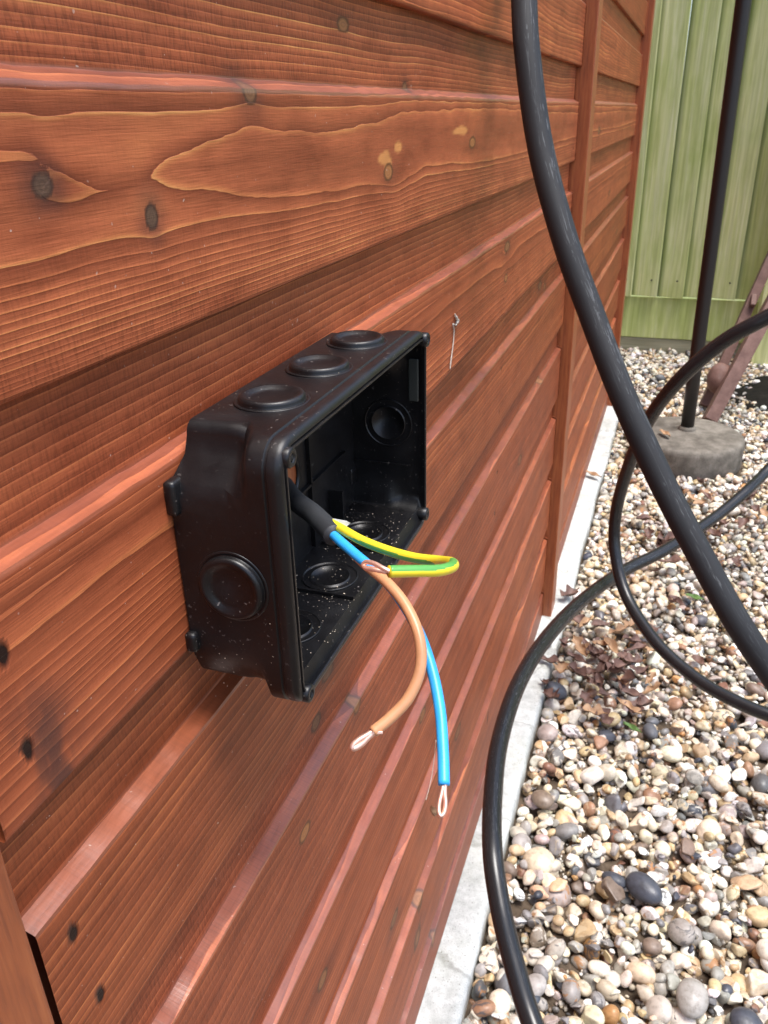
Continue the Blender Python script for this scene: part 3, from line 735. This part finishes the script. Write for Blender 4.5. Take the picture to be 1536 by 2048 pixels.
# sawdust crumbs in and on the box
rs = np.random.default_rng(21); parts = []
def crumb(c, s, axis_flat):
    V, F = ico(1); v = V * s * rs.uniform(.4, 1.3, 3); v[:, axis_flat] *= .45
    return v + np.asarray(c), F
for _ in range(260):
    x = rs.uniform(.006, .040); y = rs.uniform(BY0 + .010, BY1 - .012); zf = BZ0 + .0096
    parts.append(crumb((x, y, zf + .0003), rs.choice([.00016, .00022, .0003, .0004], p=[.45, .35, .15, .05]), 2))
for _ in range(60): parts.append(crumb((rs.uniform(.004, .012), rs.uniform(.225, .262), BZ0 + .0100), rs.uniform(.0002, .00045), 2))
for _ in range(40): parts.append(crumb((rs.uniform(.003, .038), rs.uniform(BY0 + .022, BY1 - .008), BZ1 - .0002), rs.uniform(.00010, .00024), 2))
for _ in range(26): parts.append(crumb((rs.uniform(.010, .034), BY0 - .0001, rs.uniform(.622, .66)), rs.uniform(.0001, .00024), 1))
V, F, _ = join(parts); tag(mk('sawdust', V, F, M['dust'], smooth=False), 'pale sawdust crumbs lying in and on the black junction box', 'sawdust', kind='stuff')

# ------------------------------------------------------------------ flex with bared cores
fx = tag(empty('flex_cable', (.0035, .275, .674)), 'black flex coming out of the open box with its blue, brown and striped cores bared', 'cable')
def tpart(name, P, rad, mat, seg=20, n=10, parent=fx, stripes=None, twist=0.0, cap=True, sub=False):
    C = catmull(P, n); V, F, uv = tube(C, rad, seg, cap)
    mi = None; mats = [mat]
    if stripes:
        mats = [mat, stripes[0]]; mi = []
        k = 0
        for i in range(len(C) - 1):
            for j in range(seg):
                a = (j / seg + stripes[1] + twist * i / len(C)) % 1.0
                mi.append(1 if a < stripes[2] else 0)
        mi += [0] * (len(F) - len(mi))
    o = mk(name, V, F, mat, parent if not sub else None, mats=mats, midx=mi, uv=uv)
    if sub: o.parent = parent
    return o, C
o, C = tpart('outer_sheath', [(.002, .288, .6690), at(590, 1000, .306), at(625, 1027, .292), at(654, 1055, .281), at(668, 1071, .275)], .0037, M['sheath'])
# blue core
bl, C = tpart('blue_core', [at(655, 1058, .281), at(680, 1082, .271), at(715, 1112, .264), at(757, 1148, .258), at(800, 1198, .254), at(838, 1265, .250), at(864, 1340, .246), at(880, 1420, .2425), at(886, 1500, .2395), at(888, 1570, .237)], .00166, M['blue'])
def hairpin(tip, dirv, side, L, r, half, parent):
    """bare strands folded back on themselves: a closed loop of wire"""
    tip = np.asarray(tip); d = dirv / np.linalg.norm(dirv); s = side / np.linalg.norm(side)
    P = [tip - d * .002 + s * half * .25, tip + d * L * .25 + s * half * .45, tip + d * L * .6 + s * half * .95, tip + d * L * .88 + s * half * .8, tip + d * L, tip + d * L * .88 - s * half * .8, tip + d * L * .6 - s * half * .95, tip + d * L * .22 - s * half * .45, tip + d * L * .02 - s * half * .3]
    tpart('copper_end', P, r, M['copper'], 12, 8, parent, sub=True)
cr = AX[:, 0]
e = at(888, 1570, .237)
hairpin(e, at(883, 1625, .236) - e, cr, .0080, .00060, .0009, bl)
# brown core
br, C = tpart('brown_core', [at(656, 1066, .280), at(690, 1090, .272), at(730, 1128, .262), at(775, 1166, .254), at(812, 1212, .249), at(838, 1272, .245), at(841, 1335, .243), at(818, 1394, .2425), at(782, 1434, .242), at(746, 1464, .2415)], .00168, M['brown'])
e = at(746, 1464, .2415)
hairpin(e, at(706, 1495, .2410) - e, AX @ np.array([.6, .75, .0]), .0072, .00088, .00072, br)
V, F = box(-.0008, .0022, -.0004, .0004, -.0003, .0003, .0001); o = mk('frayed_strand', V @ np.array([AX[:, 0], AX[:, 1], AX[:, 2]]) + at(750, 1465, .2405), F, M['copper']); o.parent = br
# earth core
ea, C = tpart('earth_core', [at(650, 1040, .284), at(680, 1056, .275), at(722, 1080, .266), at(775, 1101, .258), at(830, 1116, .250), at(880, 1122, .242), at(904, 1126, .232), at(903, 1134, .222), at(876, 1141, .215), at(830, 1142, .211), at(778, 1143, .208)], .00160, M['yellow'], 40, 12)
me_ = ea.data; me_.materials.append(M['green']); nC = len(C); up_ = np.array([0, 0, 1.]); fw = AX[:, 2]
for p_ in me_.polygons:
    i_ = p_.vertices[0] // 40
    if len(p_.vertices) != 4: continue
    tt = np.clip((i_ / nC - .50) / .14, 0, 1); c_ = (1 - tt) * (-fw * .95 - up_ * .40) + tt * (-fw * .25 + up_ * 1.0); c_ /= np.linalg.norm(c_)
    nn_ = np.array(p_.center[:]) - (C[i_] + C[min(i_ + 1, nC - 1)]) / 2; nn_ = nn_ / (np.linalg.norm(nn_) + 1e-9)
    if nn_ @ c_ > .60: p_.material_index = 1
e = at(780, 1143, .208)
P = [e, at(765, 1136, .2085), at(748, 1127, .2100), at(733, 1124, .2115), at(727, 1130, .2120), at(733, 1137, .2110), at(748, 1139, .2095), at(764, 1142, .2088), at(774, 1144, .2085)]
tpart('copper_end', P, .00066, M['copper'], 12, 8, ea, sub=True)
# scraps of clear film left on the sheath end
for (a, b, c, d) in (((662, 1036), (678, 1033), (701, 1046), (692, 1054)), ((664, 1080), (668, 1072), (676, 1070), (668, 1076))):
    Q = [at(*a, .281), at(*b, .279), at(*c, .276), at(*d, .2755)]
    V = []; nv = 6
    for i in range(nv):
        for j in range(nv):
            u_, v_ = i / (nv - 1), j / (nv - 1); p = (1 - u_) * ((1 - v_) * Q[0] + v_ * Q[3]) + u_ * ((1 - v_) * Q[1] * .35 + (1 - v_) * Q[2] * .65 + v_ * Q[2])
            V.append(p + AX[:, 2] * -.0008 * math.sin(v_ * 3.1))
    F = [(i * nv + j, i * nv + j + 1, (i + 1) * nv + j + 1, (i + 1) * nv + j) for i in range(nv - 1) for j in range(nv - 1)]
    F += [tuple(q_ + nv * nv for q_ in f[::-1]) for f in F]; V = V + [v + AX[:, 2] * .00015 for v in V]
    mk('film_scrap', V, F, M['film'], fx)

# ------------------------------------------------------------------ three black cables
GRP = 'black cables looping beside the shed'
RC = .0092
def cable(name, pts, mat, label, rad=RC):
    C = catmull([at(*p) if len(p) == 3 and p[0] > 5 else np.array(p) for p in pts], 16)
    V, F, uv = tube(C, rad, 36); o = mk(name, V, F, mat, uv=uv)
    return tag(o, label, 'cable', GRP)
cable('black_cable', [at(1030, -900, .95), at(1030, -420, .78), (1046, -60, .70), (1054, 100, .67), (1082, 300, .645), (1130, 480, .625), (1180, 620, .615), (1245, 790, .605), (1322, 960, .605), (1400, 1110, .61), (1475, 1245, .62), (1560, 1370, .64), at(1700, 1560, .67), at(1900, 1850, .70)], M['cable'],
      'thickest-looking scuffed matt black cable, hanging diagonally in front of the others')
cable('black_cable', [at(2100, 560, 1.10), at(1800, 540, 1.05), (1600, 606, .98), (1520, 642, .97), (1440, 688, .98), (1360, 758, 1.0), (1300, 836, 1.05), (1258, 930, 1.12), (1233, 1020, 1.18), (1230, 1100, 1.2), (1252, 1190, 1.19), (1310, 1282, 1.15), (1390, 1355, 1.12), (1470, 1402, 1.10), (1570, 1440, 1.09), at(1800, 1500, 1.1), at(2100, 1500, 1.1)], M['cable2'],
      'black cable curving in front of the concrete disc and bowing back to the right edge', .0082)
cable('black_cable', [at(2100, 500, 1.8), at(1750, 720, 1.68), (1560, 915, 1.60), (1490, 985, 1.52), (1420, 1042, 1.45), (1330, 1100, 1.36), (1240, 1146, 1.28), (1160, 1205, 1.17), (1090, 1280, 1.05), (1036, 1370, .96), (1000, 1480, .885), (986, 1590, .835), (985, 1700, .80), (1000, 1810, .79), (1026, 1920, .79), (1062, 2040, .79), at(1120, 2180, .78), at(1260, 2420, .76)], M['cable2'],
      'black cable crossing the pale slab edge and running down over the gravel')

# ------------------------------------------------------------------ leaves, web
def leaf(px, py, L, wd, rot, mat, label, zz=.022, curl=.25, lobes=0, pitch=0, xyz=None, name='leaf', grp=None):
    c = np.array(xyz) if xyz is not None else None
    if c is None:
        d = at(px, py, 1.0) - CAMPOS; c = CAMPOS + d * ((zz - CAMPOS[2]) / d[2])
    n, m_ = 18, 7; V = []
    for i in range(n):
        t_ = i / (n - 1); ww = wd * math.sin(math.pi * t_ ** .85) ** .8 * (1 + (.45 * math.sin(t_ * lobes * 2 * math.pi) if lobes else 0)) + .0003
        for j in range(m_):
            s_ = (j / (m_ - 1) - .5) * 2
            V.append(((t_ - .5) * L, s_ * ww / 2, curl * L * (s_ * s_ * .35 * ww / wd + .5 * (t_ - .5) ** 2 * 2) + .03 * L * math.sin(t_ * 11 + s_ * 2)))
    V = np.array(V); F = [(i * m_ + j, i * m_ + j + 1, (i + 1) * m_ + j + 1, (i + 1) * m_ + j) for i in range(n - 1) for j in range(m_ - 1)]
    V2 = V + np.array([0, 0, .0003]); nv = len(V); F = F + [tuple(q_ + nv for q_ in f[::-1]) for f in F]; V = np.vstack([V, V2])
    cp, sp = math.cos(pitch), math.sin(pitch); V = V @ np.array([[cp, 0, sp], [0, 1, 0], [-sp, 0, cp]]).T
    ca, sa = math.cos(rot), math.sin(rot); V = V @ np.array([[ca, -sa, 0], [sa, ca, 0], [0, 0, 1]]).T + c
    if label is None: return V, F
    return tag(mk(name, V, F, mat), label, 'leaf', grp)
leaf(1390, 1196, .034, .014, -.3, M['gleaf'], 'small green leaf lying on the gravel just left of the scuffed cable', .030, name='fallen_leaf')
leaf(1265, 1457, .030, .009, -.5, M['gleaf'], 'curled green leaf on the pale gravel between the bowed cable and the slab', .030, name='fallen_leaf')
leaf(1302, 1300, .042, .016, 1.2, M['tleaf'], 'pinkish tan pointed leaf standing up beside the bowed cable', .030, curl=.1, pitch=.5, name='fallen_leaf')
leaf(1186, 950, .050, .014, -.55, M['tleaf'], 'narrow tan leaf lying across the pale slab edge by the shed', .030, name='fallen_leaf')
leaf(1330, 868, .050, .016, -1.0, M['tleaf'], 'narrow yellowish leaf on top of the concrete disc', .078, name='fallen_leaf')
leaf(0, 0, .012, .008, 1.0, M['gleaf'], 'tiny green leaf caught on a shed board beside the cover strip', curl=.4, pitch=1.2, xyz=at(1080, 1028, 1.36) + np.array([.004, 0, 0]), name='fallen_leaf')
leaf(1140, 1190, .045, .022, .9, M['dleaf'], 'reddish curled dead leaf beside the slab edge, above the crossing cable', .030, lobes=2, curl=.6, name='fallen_leaf')
# dead leaf litter: nobody could count it
rl = np.random.default_rng(9); parts = []
for _ in range(95):
    if rl.random() < .62: px, py = rl.normal(1190, 80), rl.normal(1335, 48)
    else: px, py = rl.choice([1500, 1460, 1330, 1390]) + rl.normal() * 45, rl.choice([1060, 1120, 1215, 1010]) + rl.normal() * 32
    if px < 1085: continue
    V, F = leaf(px, py, rl.uniform(.020, .048), rl.uniform(.010, .022), rl.uniform(0, 6.28), None, None, rl.uniform(.022, .032), rl.uniform(.2, .8), int(rl.integers(0, 4)), rl.normal() * .35)
    parts.append((V, F, 0 if rl.random() < .8 else 1))
V, F, mi = join(parts); tag(mk('leaf_litter', V, F, M['dleaf'], mats=[M['dleaf'], M['tleaf']], midx=mi), 'crumpled purplish dead oak leaves strewn over the gravel', 'leaf litter', kind='stuff')
def wallp(px, py, off=.0012):
    d = at(px, py, 1.0) - CAMPOS; k = (off - CAMPOS[0]) / d[0]; return CAMPOS + d * k
# husk caught in a web on the boards
hk = tag(empty('dead_husk', (.004, .40, .35)), 'pale curled husk hanging from a web strand on the boards under the blue core', 'husk')
c0 = wallp(856, 1625, .006)
V, F = leaf(0, 0, .017, .0075, 1.4, None, None, curl=.5, pitch=1.25, xyz=c0 + np.array([.004, 0, 0])); o = mk('husk', V, F, M['tleaf'], hk)
o.location = -hk.location
def strand(pts, r=.00022, parent=None, name='strand'):
    C = catmull(pts, 6); rr = r * (1 + .8 * np.abs(vnoise(np.arange(len(C)) * .7, np.zeros(len(C)), 5))); V, F, _ = tube(C, rr, 6)
    return mk(name, V, F, M['web'], parent)
strand([wallp(872, 1480, .002), wallp(868, 1520), wallp(862, 1560), wallp(852, 1600, .003)], .00018, hk)
wb = tag(empty('cobweb', (0, .60, .70)), 'dusty white cobweb thread stuck to the boards right of the box', 'cobweb')
strand([wallp(910, 628), wallp(914, 640), wallp(912, 650), wallp(906, 648), wallp(908, 662), wallp(906, 690), wallp(902, 720), wallp(900, 738)], .00034, wb)
strand([wallp(911, 632), wallp(916, 642), wallp(913, 646)], .0007, wb)
